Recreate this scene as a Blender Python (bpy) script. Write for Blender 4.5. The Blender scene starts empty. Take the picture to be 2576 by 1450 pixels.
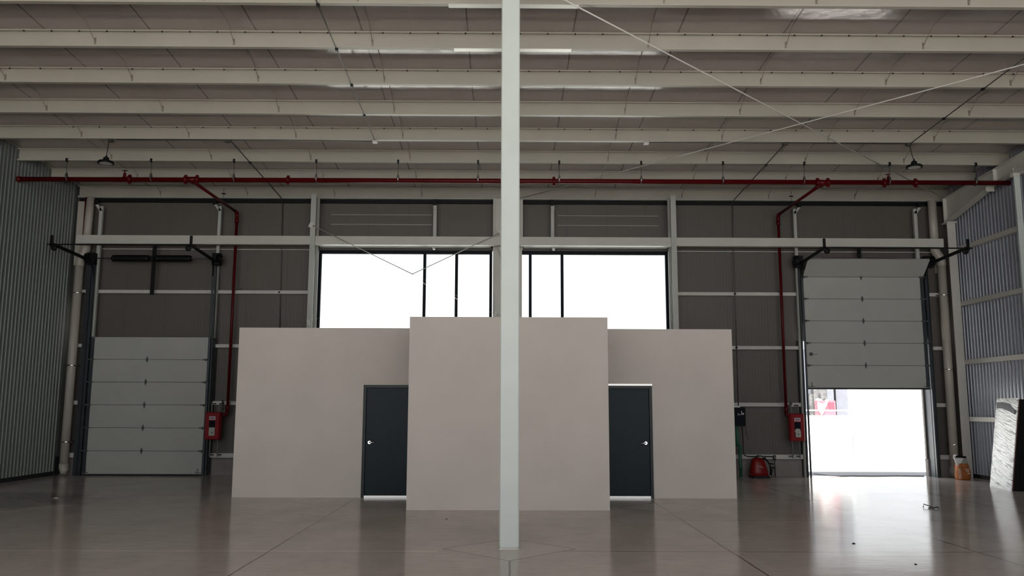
import bpy, math, random
from mathutils import Vector, Matrix
random.seed(7)
C = bpy.context.scene.collection
S = bpy.context.scene

# ------------------------------------------------------------------ camera
def cam_setup():
    p, y, r = math.radians(8.03), math.radians(.41), math.radians(.167)
    f = Vector((math.sin(y)*math.cos(p), math.cos(y)*math.cos(p), math.sin(p)))
    rt = Vector((math.cos(y), -math.sin(y), 0)); up = rt.cross(f)
    r2 = rt*math.cos(r)+up*math.sin(r); u2 = up*math.cos(r)-rt*math.sin(r)
    M = Matrix((r2, u2, -f)).transposed().to_4x4(); M.translation = (0, 0, 1.7)
    cd = bpy.data.cameras.new('camera'); cd.sensor_width = 36; cd.lens = 2130/2576*36
    cd.clip_end = 300
    c = bpy.data.objects.new('camera', cd); C.objects.link(c); c.matrix_world = M
    S.camera = c
cam_setup()

# ------------------------------------------------------------------ world, sun, exposure
SKY_BACK, SKY_FRONT = 1.6, 1.5
w = bpy.data.worlds.new('sky'); S.world = w; w.use_nodes = True
nt = w.node_tree; nt.nodes.clear()
out = nt.nodes.new('ShaderNodeOutputWorld'); bg = nt.nodes.new('ShaderNodeBackground')
tc = nt.nodes.new('ShaderNodeTexCoord'); sx = nt.nodes.new('ShaderNodeSeparateXYZ')
mr = nt.nodes.new('ShaderNodeMapRange'); mr.inputs[1].default_value = -.4; mr.inputs[2].default_value = .6
mr.inputs[3].default_value = SKY_BACK; mr.inputs[4].default_value = SKY_FRONT
nt.links.new(tc.outputs['Generated'], sx.inputs[0]); nt.links.new(sx.outputs[1], mr.inputs[0])
nt.links.new(mr.outputs[0], bg.inputs['Strength']); bg.inputs['Color'].default_value = (.95, .98, 1, 1)
nt.links.new(bg.outputs[0], out.inputs[0])
sd = bpy.data.lights.new('sun', 'SUN'); sd.energy = 17; sd.angle = .01; sd.color = (1, .97, .92)
so = bpy.data.objects.new('sun', sd); C.objects.link(so)
so.rotation_euler = (math.radians(12), 0, 0)          # high noon sun, slightly behind the camera
S.view_settings.view_transform = 'Standard'; S.view_settings.look = 'None'
S.view_settings.exposure = .42; S.view_settings.gamma = 1; S.view_settings.use_curve_mapping = False

# ------------------------------------------------------------------ materials
def lin(c): return tuple(((v/255)/12.92 if v/255 < .04045 else ((v/255+.055)/1.055)**2.4) for v in c)
def mat(name, col, rough=.5, metal=0, namt=0, nscale=6, bump=0, bscale=40, stretch=None, spec=.5, coat=0, ramt=0):
    m = bpy.data.materials.new(name); m.use_nodes = True
    t = m.node_tree; b = t.nodes['Principled BSDF']
    b.inputs['Base Color'].default_value = (*col, 1); b.inputs['Roughness'].default_value = rough
    b.inputs['Metallic'].default_value = metal; b.inputs['Specular IOR Level'].default_value = spec
    if coat: b.inputs['Coat Weight'].default_value = coat; b.inputs['Coat Roughness'].default_value = .1
    geo = t.nodes.new('ShaderNodeNewGeometry'); mp = t.nodes.new('ShaderNodeMapping')
    t.links.new(geo.outputs['Position'], mp.inputs['Vector'])
    if stretch: mp.inputs['Scale'].default_value = stretch
    if namt or ramt:
        n = t.nodes.new('ShaderNodeTexNoise'); n.inputs['Scale'].default_value = nscale; n.inputs['Detail'].default_value = 5
        t.links.new(mp.outputs[0], n.inputs['Vector'])
        if namt:
            x = t.nodes.new('ShaderNodeMapRange'); x.inputs[1].default_value = .3; x.inputs[2].default_value = .7
            x.inputs[3].default_value = 1-namt; x.inputs[4].default_value = 1+namt
            t.links.new(n.outputs[0], x.inputs[0])
            mx = t.nodes.new('ShaderNodeVectorMath'); mx.operation = 'SCALE'; mx.inputs[0].default_value = col
            t.links.new(x.outputs[0], mx.inputs['Scale']); t.links.new(mx.outputs[0], b.inputs['Base Color'])
        if ramt:
            x = t.nodes.new('ShaderNodeMapRange'); x.inputs[1].default_value = .3; x.inputs[2].default_value = .7
            x.inputs[3].default_value = rough-ramt; x.inputs[4].default_value = rough+ramt
            t.links.new(n.outputs[0], x.inputs[0]); t.links.new(x.outputs[0], b.inputs['Roughness'])
    if bump:
        n = t.nodes.new('ShaderNodeTexNoise'); n.inputs['Scale'].default_value = bscale; n.inputs['Detail'].default_value = 3
        t.links.new(mp.outputs[0], n.inputs['Vector'])
        bp = t.nodes.new('ShaderNodeBump'); bp.inputs['Strength'].default_value = bump; bp.inputs['Distance'].default_value = .02
        t.links.new(n.outputs[0], bp.inputs['Height']); t.links.new(bp.outputs[0], b.inputs['Normal'])
    return m

def N(t, kind, **k):
    n = t.nodes.new(kind)
    for a, v in k.items(): setattr(n, a, v)
    return n
def M2(t, op, a, b=None, c=None):
    n = t.nodes.new('ShaderNodeMath'); n.operation = op
    for i, v in enumerate((a, b, c)):
        if v is None: continue
        if isinstance(v, (int, float)): n.inputs[i].default_value = v
        else: t.links.new(v, n.inputs[i])
    return n.outputs[0]
def line_mask(t, coord, at, half):
    """1 on the thin line where coord == at"""
    return M2(t, 'LESS_THAN', M2(t, 'ABSOLUTE', M2(t, 'SUBTRACT', coord, at)), half)

def mix_col(t, fac, a, b):
    n = t.nodes.new('ShaderNodeMix'); n.data_type = 'RGBA'
    t.links.new(fac, n.inputs[0])
    for i, v in ((6, a), (7, b)):
        if isinstance(v, tuple): n.inputs[i].default_value = (*v, 1)
        else: t.links.new(v, n.inputs[i])
    return n.outputs[2]

def mat_floor():
    m = bpy.data.materials.new('polished_concrete'); m.use_nodes = True; t = m.node_tree; b = t.nodes['Principled BSDF']
    geo = N(t, 'ShaderNodeNewGeometry'); s = N(t, 'ShaderNodeSeparateXYZ'); t.links.new(geo.outputs['Position'], s.inputs[0])
    X, Y = s.outputs[0], s.outputs[1]
    def noise(sc, det=5, st=(1, 1, 1), rough=.6):
        mp = N(t, 'ShaderNodeMapping'); mp.inputs['Scale'].default_value = st; t.links.new(geo.outputs['Position'], mp.inputs[0])
        n = N(t, 'ShaderNodeTexNoise'); n.inputs['Scale'].default_value = sc; n.inputs['Detail'].default_value = det; n.inputs['Roughness'].default_value = rough
        t.links.new(mp.outputs[0], n.inputs['Vector']); return n.outputs[0]
    big = noise(.35, 4); mid = noise(1.6, 6, (1, .6, 1)); trow = noise(3.5, 6, (.5, 3, 1), .7)
    f = M2(t, 'ADD', M2(t, 'MULTIPLY', big, .5), M2(t, 'ADD', M2(t, 'MULTIPLY', mid, .4), M2(t, 'MULTIPLY', trow, .1)))
    f = N(t, 'ShaderNodeMapRange').outputs[0] if False else M2(t, 'MULTIPLY_ADD', f, 2.6, -.8)
    f = M2(t, 'MINIMUM', M2(t, 'MAXIMUM', f, 0), 1)
    col = mix_col(t, f, (.44, .39, .365), (.60, .545, .505))
    fine = noise(9, 6, (.25, 1.6, 1), .75)
    ff = M2(t, 'MINIMUM', M2(t, 'MAXIMUM', M2(t, 'MULTIPLY_ADD', fine, 5, -2.7), 0), .32)
    col = mix_col(t, ff, col, (.33, .28, .25))
    # sawn joints, wobbling slightly, and a diamond isolation joint round the column
    wob = M2(t, 'MULTIPLY', M2(t, 'SUBTRACT', noise(1.2, 2), .5), .03)
    Xw, Yw = M2(t, 'ADD', X, wob), M2(t, 'ADD', Y, wob)
    jx = None
    outside = M2(t, 'GREATER_THAN', M2(t, 'ADD', M2(t, 'ABSOLUTE', M2(t, 'SUBTRACT', X, .05)), M2(t, 'ABSOLUTE', M2(t, 'SUBTRACT', Y, 10.6))), .8)
    for a in (-2.8, .05, 2.7, 5.66, 8.55):
        l = line_mask(t, Xw, a, .011); jx = l if jx is None else M2(t, 'MAXIMUM', jx, l)
    right = M2(t, 'GREATER_THAN', X, 2.7)
    jx = M2(t, 'MAXIMUM', jx, M2(t, 'MULTIPLY', line_mask(t, Yw, 10.43, .013), M2(t, 'GREATER_THAN', X, 0)))
    for a in (13.25, 16.05, 19.1):
        jx = M2(t, 'MAXIMUM', jx, M2(t, 'MULTIPLY', M2(t, 'MULTIPLY', line_mask(t, Yw, a, .011), right), .7))
    pale = M2(t, 'MULTIPLY', M2(t, 'MULTIPLY', line_mask(t, Yw, 10.43, .02), M2(t, 'LESS_THAN', X, -.8)), .55)  # highlight on the raised left joint, painted as a pale line
    jx = M2(t, 'MULTIPLY', jx, outside)
    dia = M2(t, 'ADD', M2(t, 'ABSOLUTE', M2(t, 'SUBTRACT', X, .05)), M2(t, 'ABSOLUTE', M2(t, 'SUBTRACT', Y, 10.6)))
    ring = line_mask(t, dia, .8, .014)
    dia2 = M2(t, 'ADD', M2(t, 'ABSOLUTE', M2(t, 'SUBTRACT', X, 2.7)), M2(t, 'ABSOLUTE', M2(t, 'SUBTRACT', Y, 14.9)))
    ring = M2(t, 'MAXIMUM', ring, line_mask(t, dia2, .75, .012))
    dia3 = M2(t, 'ADD', M2(t, 'ABSOLUTE', M2(t, 'SUBTRACT', X, -3.9)), M2(t, 'ABSOLUTE', M2(t, 'SUBTRACT', Y, 15.0)))
    ring = M2(t, 'MAXIMUM', ring, line_mask(t, dia3, .75, .010))
    pat = M2(t, 'MAXIMUM', M2(t, 'LESS_THAN', dia, .8), M2(t, 'MAXIMUM', M2(t, 'LESS_THAN', dia2, .75), M2(t, 'LESS_THAN', dia3, .75)))
    col = mix_col(t, M2(t, 'MULTIPLY', pat, .35), col, (.62, .585, .51))
    col = mix_col(t, M2(t, 'MULTIPLY', M2(t, 'MAXIMUM', jx, ring), .8), col, (.06, .045, .04))
    col = mix_col(t, pale, col, (.8, .76, .72))
    # dark stain patch on the left, widened to paint in far-floor shade
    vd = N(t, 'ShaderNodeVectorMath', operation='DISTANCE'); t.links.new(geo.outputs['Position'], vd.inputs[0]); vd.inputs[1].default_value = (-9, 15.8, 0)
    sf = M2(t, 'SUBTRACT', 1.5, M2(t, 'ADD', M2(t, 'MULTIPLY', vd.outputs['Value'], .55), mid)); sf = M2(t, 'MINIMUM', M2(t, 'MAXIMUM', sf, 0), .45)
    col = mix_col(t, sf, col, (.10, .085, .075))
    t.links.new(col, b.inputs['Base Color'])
    rg = M2(t, 'MULTIPLY_ADD', trow, .12, M2(t, 'MULTIPLY_ADD', mid, .10, .03)); t.links.new(rg, b.inputs['Roughness'])
    bp = N(t, 'ShaderNodeBump'); bp.inputs['Strength'].default_value = .05; bp.inputs['Distance'].default_value = .02
    t.links.new(M2(t, 'SUBTRACT', noise(2.2, 4, (.6, 2, 1)), M2(t, 'MULTIPLY', jx, .5)), bp.inputs['Height']); t.links.new(bp.outputs[0], b.inputs['Normal'])
    b.inputs['Specular IOR Level'].default_value = .09
    return m

def mat_panel_wall():
    """insulated metal panel: fine vertical ribbing, a joint every metre"""
    m = bpy.data.materials.new('ribbed_wall_panel'); m.use_nodes = True; t = m.node_tree; b = t.nodes['Principled BSDF']
    geo = N(t, 'ShaderNodeNewGeometry'); s = N(t, 'ShaderNodeSeparateXYZ'); t.links.new(geo.outputs['Position'], s.inputs[0])
    X, Z = s.outputs[0], s.outputs[2]
    rib = M2(t, 'SINE', M2(t, 'MULTIPLY', X, 2*math.pi/.075))
    seam = M2(t, 'LESS_THAN', M2(t, 'FRACT', M2(t, 'MULTIPLY', M2(t, 'ADD', X, 20.25), 1/1.04)), .012)
    n = N(t, 'ShaderNodeTexNoise'); n.inputs['Scale'].default_value = .8; n.inputs['Detail'].default_value = 4; t.links.new(geo.outputs['Position'], n.inputs['Vector'])
    col = mix_col(t, n.outputs[0], (.094, .088, .076), (.115, .098, .088))
    col = mix_col(t, M2(t, 'MULTIPLY', M2(t, 'GREATER_THAN', rib, .55), .07), col, (.09, .085, .08))
    col = mix_col(t, M2(t, 'MULTIPLY', seam, .5), col, (.05, .05, .045))
    t.links.new(col, b.inputs['Base Color']); b.inputs['Roughness'].default_value = .5
    bp = N(t, 'ShaderNodeBump'); bp.inputs['Strength'].default_value = .3; bp.inputs['Distance'].default_value = .006
    t.links.new(M2(t, 'SUBTRACT', M2(t, 'MULTIPLY', rib, .2), seam), bp.inputs['Height']); t.links.new(bp.outputs[0], b.inputs['Normal'])
    return m

def mat_roof():
    """faced roof insulation: facing sheets with a lap seam every 1.738 m"""
    m = bpy.data.materials.new('roof_insulation_facing'); m.use_nodes = True; t = m.node_tree; b = t.nodes['Principled BSDF']
    geo = N(t, 'ShaderNodeNewGeometry'); s = N(t, 'ShaderNodeSeparateXYZ'); t.links.new(geo.outputs['Position'], s.inputs[0])
    X = s.outputs[0]
    n = N(t, 'ShaderNodeTexNoise'); n.inputs['Scale'].default_value = 1.1; n.inputs['Detail'].default_value = 4; t.links.new(geo.outputs['Position'], n.inputs['Vector'])
    fr = M2(t, 'FRACT', M2(t, 'MULTIPLY', M2(t, 'ADD', M2(t, 'ADD', X, M2(t, 'MULTIPLY', M2(t, 'SUBTRACT', n.outputs[0], .5), .05)), .66+17.38), 1/1.738))
    seam = M2(t, 'LESS_THAN', fr, .014)
    seam2 = M2(t, 'LESS_THAN', M2(t, 'ABSOLUTE', M2(t, 'SUBTRACT', fr, .5)), .006)
    col = mix_col(t, n.outputs[0], (.37, .32, .305), (.44, .385, .36))
    col = mix_col(t, M2(t, 'MULTIPLY', seam2, .12), col, (.6, .57, .52))
    col = mix_col(t, M2(t, 'MULTIPLY', seam, .75), col, (.08, .05, .045))
    t.links.new(col, b.inputs['Base Color'])
    n2 = N(t, 'ShaderNodeTexNoise'); n2.inputs['Scale'].default_value = 3; n2.inputs['Detail'].default_value = 6; t.links.new(geo.outputs['Position'], n2.inputs['Vector'])
    b.inputs['Roughness'].default_value = .15; b.inputs['Specular IOR Level'].default_value = 1.0; b.inputs['Metallic'].default_value = .12
    bp = N(t, 'ShaderNodeBump'); bp.inputs['Strength'].default_value = .16; bp.inputs['Distance'].default_value = .03
    t.links.new(n2.outputs[0], bp.inputs['Height']); t.links.new(bp.outputs[0], b.inputs['Normal'])
    return m

def mat_wrap():
    """creased silver stretch film"""
    m = bpy.data.materials.new('silver_film'); m.use_nodes = True; t = m.node_tree; b = t.nodes['Principled BSDF']
    geo = N(t, 'ShaderNodeNewGeometry'); mp = N(t, 'ShaderNodeMapping'); t.links.new(geo.outputs['Position'], mp.inputs[0])
    mp.inputs['Rotation'].default_value = (-.24, 0, 0)
    mp0 = mp; mp = N(t, 'ShaderNodeMapping'); mp.inputs['Scale'].default_value = (1, 1.3, 14); t.links.new(mp0.outputs[0], mp.inputs[0])
    n = N(t, 'ShaderNodeTexNoise'); n.inputs['Scale'].default_value = 2.2; n.inputs['Detail'].default_value = 6; n.inputs['Distortion'].default_value = .7
    t.links.new(mp.outputs[0], n.inputs['Vector'])
    cr = N(t, 'ShaderNodeValToRGB'); cr.color_ramp.elements[0].position = .33; cr.color_ramp.elements[0].color = (.28, .30, .29, 1)
    cr.color_ramp.elements[1].position = .45; cr.color_ramp.elements[1].color = (.94, .95, .94, 1)
    t.links.new(n.outputs[0], cr.inputs[0]); t.links.new(cr.outputs[0], b.inputs['Base Color'])
    b.inputs['Roughness'].default_value = .32; b.inputs['Metallic'].default_value = .25
    bp = N(t, 'ShaderNodeBump'); bp.inputs['Strength'].default_value = .6; bp.inputs['Distance'].default_value = .03
    t.links.new(n.outputs[0], bp.inputs['Height']); t.links.new(bp.outputs[0], b.inputs['Normal'])
    return m

def mat_glass():
    m = bpy.data.materials.new('window_glass'); m.use_nodes = True; t = m.node_tree; t.nodes.clear()
    o = N(t, 'ShaderNodeOutputMaterial'); mx = N(t, 'ShaderNodeMixShader'); tr = N(t, 'ShaderNodeBsdfTransparent'); g = N(t, 'ShaderNodeBsdfGlossy')
    fr = N(t, 'ShaderNodeFresnel'); fr.inputs[0].default_value = 1.45; g.inputs['Roughness'].default_value = .02
    tr.inputs[0].default_value = (.93, .96, .95, 1)
    t.links.new(fr.outputs[0], mx.inputs[0]); t.links.new(tr.outputs[0], mx.inputs[1]); t.links.new(g.outputs[0], mx.inputs[2]); t.links.new(mx.outputs[0], o.inputs[0])
    return m

PURLIN = mat('purlin_paint', (.42, .395, .34), .42, namt=.05, nscale=1.2, bump=.05, bscale=8)
WHITE = mat('white_steel_paint', (.55, .54, .50), .42, namt=.05, nscale=2)
COLP = mat('column_paint', (.56, .61, .585), .4, namt=.03, nscale=2, bump=.04, bscale=12)
DIMW = mat('girt_paint', (.56, .55, .52), .5, namt=.05, nscale=3)
POSTW = mat('post_paint', (.46, .47, .44), .45, namt=.05, nscale=3)
PLAST = mat('office_plaster', (.625, .575, .53), .8, namt=.035, nscale=1.1, bump=.06, bscale=60, spec=.3)
DOORM = mat('door_navy_paint', (.010, .020, .028), .30, namt=.1, nscale=1, spec=.1)
DOORF = mat('door_frame_paint', (.006, .011, .014), .35, namt=.1, nscale=3, spec=.25)
LAPM = mat('bare_lap_steel', (.66, .64, .60), .33, .45)
CHROME = mat('satin_chrome', (.8, .8, .8), .22, 1)
ALU = mat('aluminium', (.75, .74, .72), .35, .6)
GALV = mat('galvanised_sheet', (.165, .182, .172), .42, .15, namt=.05, nscale=2.5, stretch=(1, 1, .15))
GALVR = mat('galvanised_blue_sheet', (.27, .28, .32), .30, .2, namt=.04, nscale=2.5, stretch=(1, 1, .15))
BLACK = mat('black_steel', (.006, .006, .007), .5, 0, namt=.1, spec=.2)
DARKTRK = mat('track_steel', (.05, .058, .065), .4, .6, namt=.15, nscale=4)
OHDOOR = mat('overhead_door_skin', (.41, .415, .39), .45, namt=.03, nscale=2, bump=.03, bscale=20)
HINGE = mat('hinge_steel', (.10, .10, .10), .4, .7)
RUBBER = mat('rubber', (.01, .01, .011), .7)
RED = mat('red_pipe_paint', (.085, .0015, .003), .4, namt=.08, nscale=3, spec=.2)
REDD = mat('cabinet_red', (.22, .004, .008), .4, namt=.06, nscale=4, spec=.25)
PIPEW = mat('downpipe_pvc', (.44, .40, .36), .45, namt=.05, nscale=2)
CONC = mat('curb_concrete', (.26, .235, .225), .8, namt=.12, nscale=3, bump=.2, bscale=30)
DARKB = mat('dark_base_strip', (.02, .02, .022), .7)
CONDM = mat('conduit_steel', (.09, .085, .08), .4, .6)
RODW = mat('white_rod_paint', (.62, .60, .56), .4)
RODG = mat('galvanised_rod', (.50, .49, .46), .4, .2)
SAGM = mat('sag_rod_steel', (.30, .27, .21), .5, .2)
LABELW = mat('label_white', (.62, .52, .55), .5)
LABELD = mat('label_purple_print', (.18, .09, .14), .5)
HOSEG = mat('hose_canvas', (.42, .43, .39), .8, namt=.1)
GREEN = mat('green_pipe', (.03, .13, .08), .5, namt=.1)
LENS = mat('lamp_lens', (.6, .6, .57), .3)
ORANGE = mat('orange_print_sack', (.42, .13, .03), .6, namt=.35, nscale=9)
SACKW = mat('white_sack', (.75, .75, .76), .6, namt=.05, nscale=8)
WRAP = mat_wrap()
GRND = mat('outdoor_concrete', (.62, .61, .59), .8, namt=.06, nscale=1)
OUTG = mat('outdoor_grey_render', (.17, .18, .21), .8, namt=.08)
OUTW = mat('outdoor_white_render', (.85, .85, .84), .7, namt=.02)
OUTRED = mat('faded_red_plastic', (.50, .12, .15), .5, namt=.1)
TARP = mat('white_tarp', (.85, .85, .84), .6, bump=.5, bscale=6)
LEAF = mat('shrub_leaf', (.33, .33, .24), .6, namt=.4, nscale=12)
RUBBLE = mat('rubble_grey', (.12, .12, .12), .9, namt=.7, nscale=5)
GLASS = mat_glass(); FLOORM = mat_floor(); PANEL = mat_panel_wall(); ROOFM = mat_roof()
WINF = mat('window_frame_dark', (.003, .004, .009), .5, spec=.12)
PILL = mat('pillar_cladding', (.17, .175, .19), .5)

# ------------------------------------------------------------------ mesh building
class MB:
    def __init__(s): s.v = []; s.f = []; s.sm = []
    def add(s, vs, fs, smooth=False):
        o = len(s.v); s.v += [tuple(v) for v in vs]; s.f += [tuple(i+o for i in f) for f in fs]; s.sm += [smooth]*len(fs); return s
    def box(s, x0, x1, y0, y1, z0, z1, bev=0):
        x0, x1 = sorted((x0, x1)); y0, y1 = sorted((y0, y1)); z0, z1 = sorted((z0, z1))
        if bev:
            b = min(bev, (x1-x0)/2.1, (y1-y0)/2.1, (z1-z0)/2.1)
            # chamfered box: rings of 8 points
            def ring(z, i): return [(x0+b+i, y0+i, z), (x1-b-i, y0+i, z), (x1-i, y0+b+i, z), (x1-i, y1-b-i, z), (x1-b-i, y1-i, z), (x0+b+i, y1-i, z), (x0+i, y1-b-i, z), (x0+i, y0+b+i, z)]
            R = [ring(z0, b*.6), ring(z0+b, 0), ring(z1-b, 0), ring(z1, b*.6)]
            vs = [p for r in R for p in r]; fs = [tuple(range(7, -1, -1)), tuple(range(24, 32))]
            for k in range(3):
                for i in range(8): j = (i+1) % 8; fs.append((k*8+i, k*8+j, k*8+8+j, k*8+8+i))
            return s.add(vs, fs)
        vs = [(x, y, z) for z in (z0, z1) for y in (y0, y1) for x in (x0, x1)]
        return s.add(vs, [(0, 2, 3, 1), (4, 5, 7, 6), (0, 1, 5, 4), (2, 6, 7, 3), (0, 4, 6, 2), (1, 3, 7, 5)])
    def bar(s, a, b, w, h, up=(0, 0, 1)):
        """rectangular bar from a to b, w across, h along up"""
        a, b = Vector(a), Vector(b); d = (b-a).normalized(); u = Vector(up); r = d.cross(u)
        if r.length < 1e-4: u = Vector((0, 1, 0)); r = d.cross(u)
        r.normalize(); u = r.cross(d).normalized()
        vs = []
        for p in (a, b):
            for i, j in ((-1, -1), (1, -1), (1, 1), (-1, 1)): vs.append(p+r*(i*w/2)+u*(j*h/2))
        return s.add(vs, [(0, 1, 2, 3), (7, 6, 5, 4), (0, 4, 5, 1), (1, 5, 6, 2), (2, 6, 7, 3), (3, 7, 4, 0)])
    def tube(s, pts, r, n=12, caps=True):
        pts = [Vector(p) for p in pts]; rs = r if isinstance(r, (list, tuple)) else [r]*len(pts)
        vs = []; fs = []; pu = None
        for i, p in enumerate(pts):
            d = (pts[min(i+1, len(pts)-1)]-pts[max(i-1, 0)])
            d.normalize()
            if pu is None: pu = Vector((0, 0, 1)) if abs(d.z) < .9 else Vector((0, 1, 0))
            x = d.cross(pu).normalized(); pu = x.cross(d).normalized()
            for k in range(n):
                a = 2*math.pi*k/n; vs.append(p+(x*math.cos(a)+pu*math.sin(a))*rs[i])
        for i in range(len(pts)-1):
            for k in range(n):
                j = (k+1) % n; fs.append((i*n+k, i*n+j, (i+1)*n+j, (i+1)*n+k))
        s.add(vs, fs, True)
        if caps:
            o = len(s.v)-len(vs); s.f += [tuple(o+k for k in range(n-1, -1, -1)), tuple(o+(len(pts)-1)*n+k for k in range(n))]; s.sm += [False, False]
        return s
    def lathe(s, c, prof, n=20, axis=(0, 0, 1)):
        """profile of (radius, height) round an axis through c"""
        ax = Vector(axis).normalized(); c = Vector(c)
        return s.tube([c+ax*h for r, h in prof], [max(r, .0005) for r, h in prof], n) if False else s._lathe(c, prof, n, ax)
    def _lathe(s, c, prof, n, ax):
        u = Vector((0, 1, 0)) if abs(ax.y) < .9 else Vector((1, 0, 0)); x = ax.cross(u).normalized(); y = ax.cross(x)
        vs = []; fs = []
        for r, h in prof:
            for k in range(n):
                a = 2*math.pi*k/n; vs.append(c+ax*h+(x*math.cos(a)+y*math.sin(a))*max(r, .0004))
        for i in range(len(prof)-1):
            for k in range(n): j = (k+1) % n; fs.append((i*n+k, i*n+j, (i+1)*n+j, (i+1)*n+k))
        m = len(prof)-1
        s.add(vs, fs, True); o = len(s.v)-len(vs)
        s.f += [tuple(o+k for k in range(n-1, -1, -1)), tuple(o+m*n+k for k in range(n))]; s.sm += [False, False]
        return s
    def prism(s, poly, axis, a, b):
        """extrude a polygon of 2D points along axis (0 x, 1 y, 2 z) from a to b"""
        def P(p, t): q = list(p); q.insert(axis, t); return q
        n = len(poly); vs = [P(p, a) for p in poly]+[P(p, b) for p in poly]
        fs = [tuple(range(n-1, -1, -1)), tuple(range(n, 2*n))]+[(i, (i+1) % n, n+(i+1) % n, n+i) for i in range(n)]
        return s.add(vs, fs)
    def build(s, name, m, parent=None, at=None):
        off = Vector(at) if at is not None else (parent.matrix_world.translation.copy() if parent is not None and parent.get('_root') is None else Vector((0, 0, 0)))
        if parent is not None: off = Vector(parent['_org'])
        elif at is None:
            off = Vector((0, 0, 0))
        me = bpy.data.meshes.new(name); me.from_pydata([Vector(v)-off for v in s.v], [], s.f)
        me.polygons.foreach_set('use_smooth', s.sm); me.materials.append(m); me.update()
        import bmesh
        bm = bmesh.new(); bm.from_mesh(me); bmesh.ops.recalc_face_normals(bm, faces=bm.faces); bm.to_mesh(me); bm.free()
        o = bpy.data.objects.new(name, me); C.objects.link(o)
        if parent is not None: o.parent = parent; o['_org'] = tuple(off)
        else: o.location = off; o['_org'] = tuple(off)
        return o

def tag(o, label=None, cat=None, group=None, kind=None):
    if label: o['label'] = label
    if cat: o['category'] = cat
    if group: o['group'] = group
    if kind: o['kind'] = kind
    return o
def thing(name, label, cat, loc, group=None):
    o = bpy.data.objects.new(name, None); C.objects.link(o); o.location = loc; o['_org'] = tuple(loc)
    o.empty_display_size = .1
    return tag(o, label, cat, group)
def struct(name, mb, m, label=None):
    o = mb.build(name, m); o['kind'] = 'structure'
    if label: o['label'] = label
    return o
def solo(name, mb, m, at, label, cat, group=None):
    return tag(mb.build(name, m, at=at), label, cat, group)
def copy_tree(o, dloc, parent=None):
    c = o.copy(); C.objects.link(c)
    if parent is not None: c.parent = parent
    else: c.location = Vector(o.location)+Vector(dloc)
    for ch in list(o.children): copy_tree(ch, (0, 0, 0), c)
    return c
ORD = ['first', 'second', 'third', 'fourth', 'fifth', 'sixth', 'seventh', 'eighth', 'ninth', 'tenth', 'eleventh', 'twelfth']

# ------------------------------------------------------------------ dimensions
XL, XR = -11.2, 11.65            # side walls
YB, YF = 21.8, -6.0              # far wall, open near end
K, KS = 1.4, .05                 # purlin spacing, roof slope
def zroof(y): return 7.41 + KS*(21.7-y)      # underside of roof sheets
def zpur(y): return 7.12 + KS*(21.7-y)       # bottom of purlins

# ------------------------------------------------------------------ setting
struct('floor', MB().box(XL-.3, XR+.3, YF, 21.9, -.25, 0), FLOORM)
struct('ground', MB().box(-60, 60, -60, YF, -.25, -.02).box(-60, 60, 21.9, 90, -.25, -.02).box(-60, XL-.3, YF, 21.9, -.25, -.02).box(XR+.3, 60, YF, 21.9, -.25, -.02), GRND)
rb = MB(); rb.prism([(YF, zroof(YF)), (YB+.2, zroof(YB+.2)), (YB+.2, zroof(YB+.2)+.12), (YF, zroof(YF)+.12)], 0, XL-.3, XR+.3)
struct('ceiling', rb, ROOFM)

# far wall with window strip and right-hand door opening
def wall_pieces(mb, y0, y1, rects):
    for x0, x1, z0, z1 in rects: mb.box(x0, x1, y0, y1, z0, z1)
    return mb
WZ0, WZ1 = 3.25, 5.75
DX0, DX1, DZ = 7.62, 10.70, 3.42
DLX0, DLX1 = -10.40, -7.58
wl = wall_pieces(MB(), YB, YB+.08, [
    (XL-.3, DLX0, .42, 7.5), (DLX0, DLX1, 3.38, 7.5), (DLX1, -4.9, .42, 7.5),
    (-4.9, 4.25, WZ1, 7.5), (-4.9, 4.25, .42, WZ0), (-.34, .20, WZ0, WZ1), (4.25, DX0, .42, 7.5), (DX0, DX1, DZ, 7.5), (DX1, XR+.3, .42, 7.5)])
struct('wall_back', wl, PANEL)
struct('trim_1', wall_pieces(MB(), YB-.03, YB+.1, [(XL, DLX0, 0, .43), (DLX1, DX0, 0, .43), (DX1, XR, 0, .43)]), CONC)

def corrugated(x, sgn, name, m, y0, y1, z0, z1):
    """vertical trapezoid ribs, pitch 0.14; sgn is the side that faces the hall"""
    mb = MB(); pr = []; p = .14; d = .045*sgn; y = y0
    while y < y1-.01:
        pr += [(x+d, y), (x+d, y+.06), (x, y+.08), (x, y+.122)]; y += p
    pr.append((x+d, y1))
    n = len(pr); vs = []; fs = []
    for px, py in pr: zt = min(z1, zroof(py)); vs += [(px, py, z0), (px, py, zt)]
    for i in range(n-1): fs.append((2*i, 2*i+2, 2*i+3, 2*i+1))
    mb.add(vs, fs)
    mb.box(x-sgn*.10, x-sgn*.004, y0, YB+.05, z0, zroof(y1)-.02)
    return struct(name, mb, m)
corrugated(XL-.03, 1, 'wall_left', GALV, YF, 21.55, .1, 9)
corrugated(XR, -1, 'wall_right', GALVR, YF, 21.75, .1, 9)
struct('baseboard_left', MB().box(XL-.1, XL-.005, YF, 21.75, 0, .1), DARKB)
struct('baseboard_right', MB().box(XR-.005, XR+.1, YF, 21.75, 0, .1), DARKB)
# upper wall seams above the windows
struct('trim_2', MB().box(-4.6, -1.95, YB-.012, YB, 6.44, 6.449).box(-4.6, -1.95, YB-.012, YB, 6.70, 6.709), DIMW)
struct('trim_3', MB().box(1.35, 4.0, YB-.012, YB, 6.44, 6.449).box(1.35, 4.0, YB-.012, YB, 6.70, 6.709), DIMW)
struct('wall_pillar', MB().box(-.34, .20, YB-.05, YB, WZ0, WZ1-.02), PILL)

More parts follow.
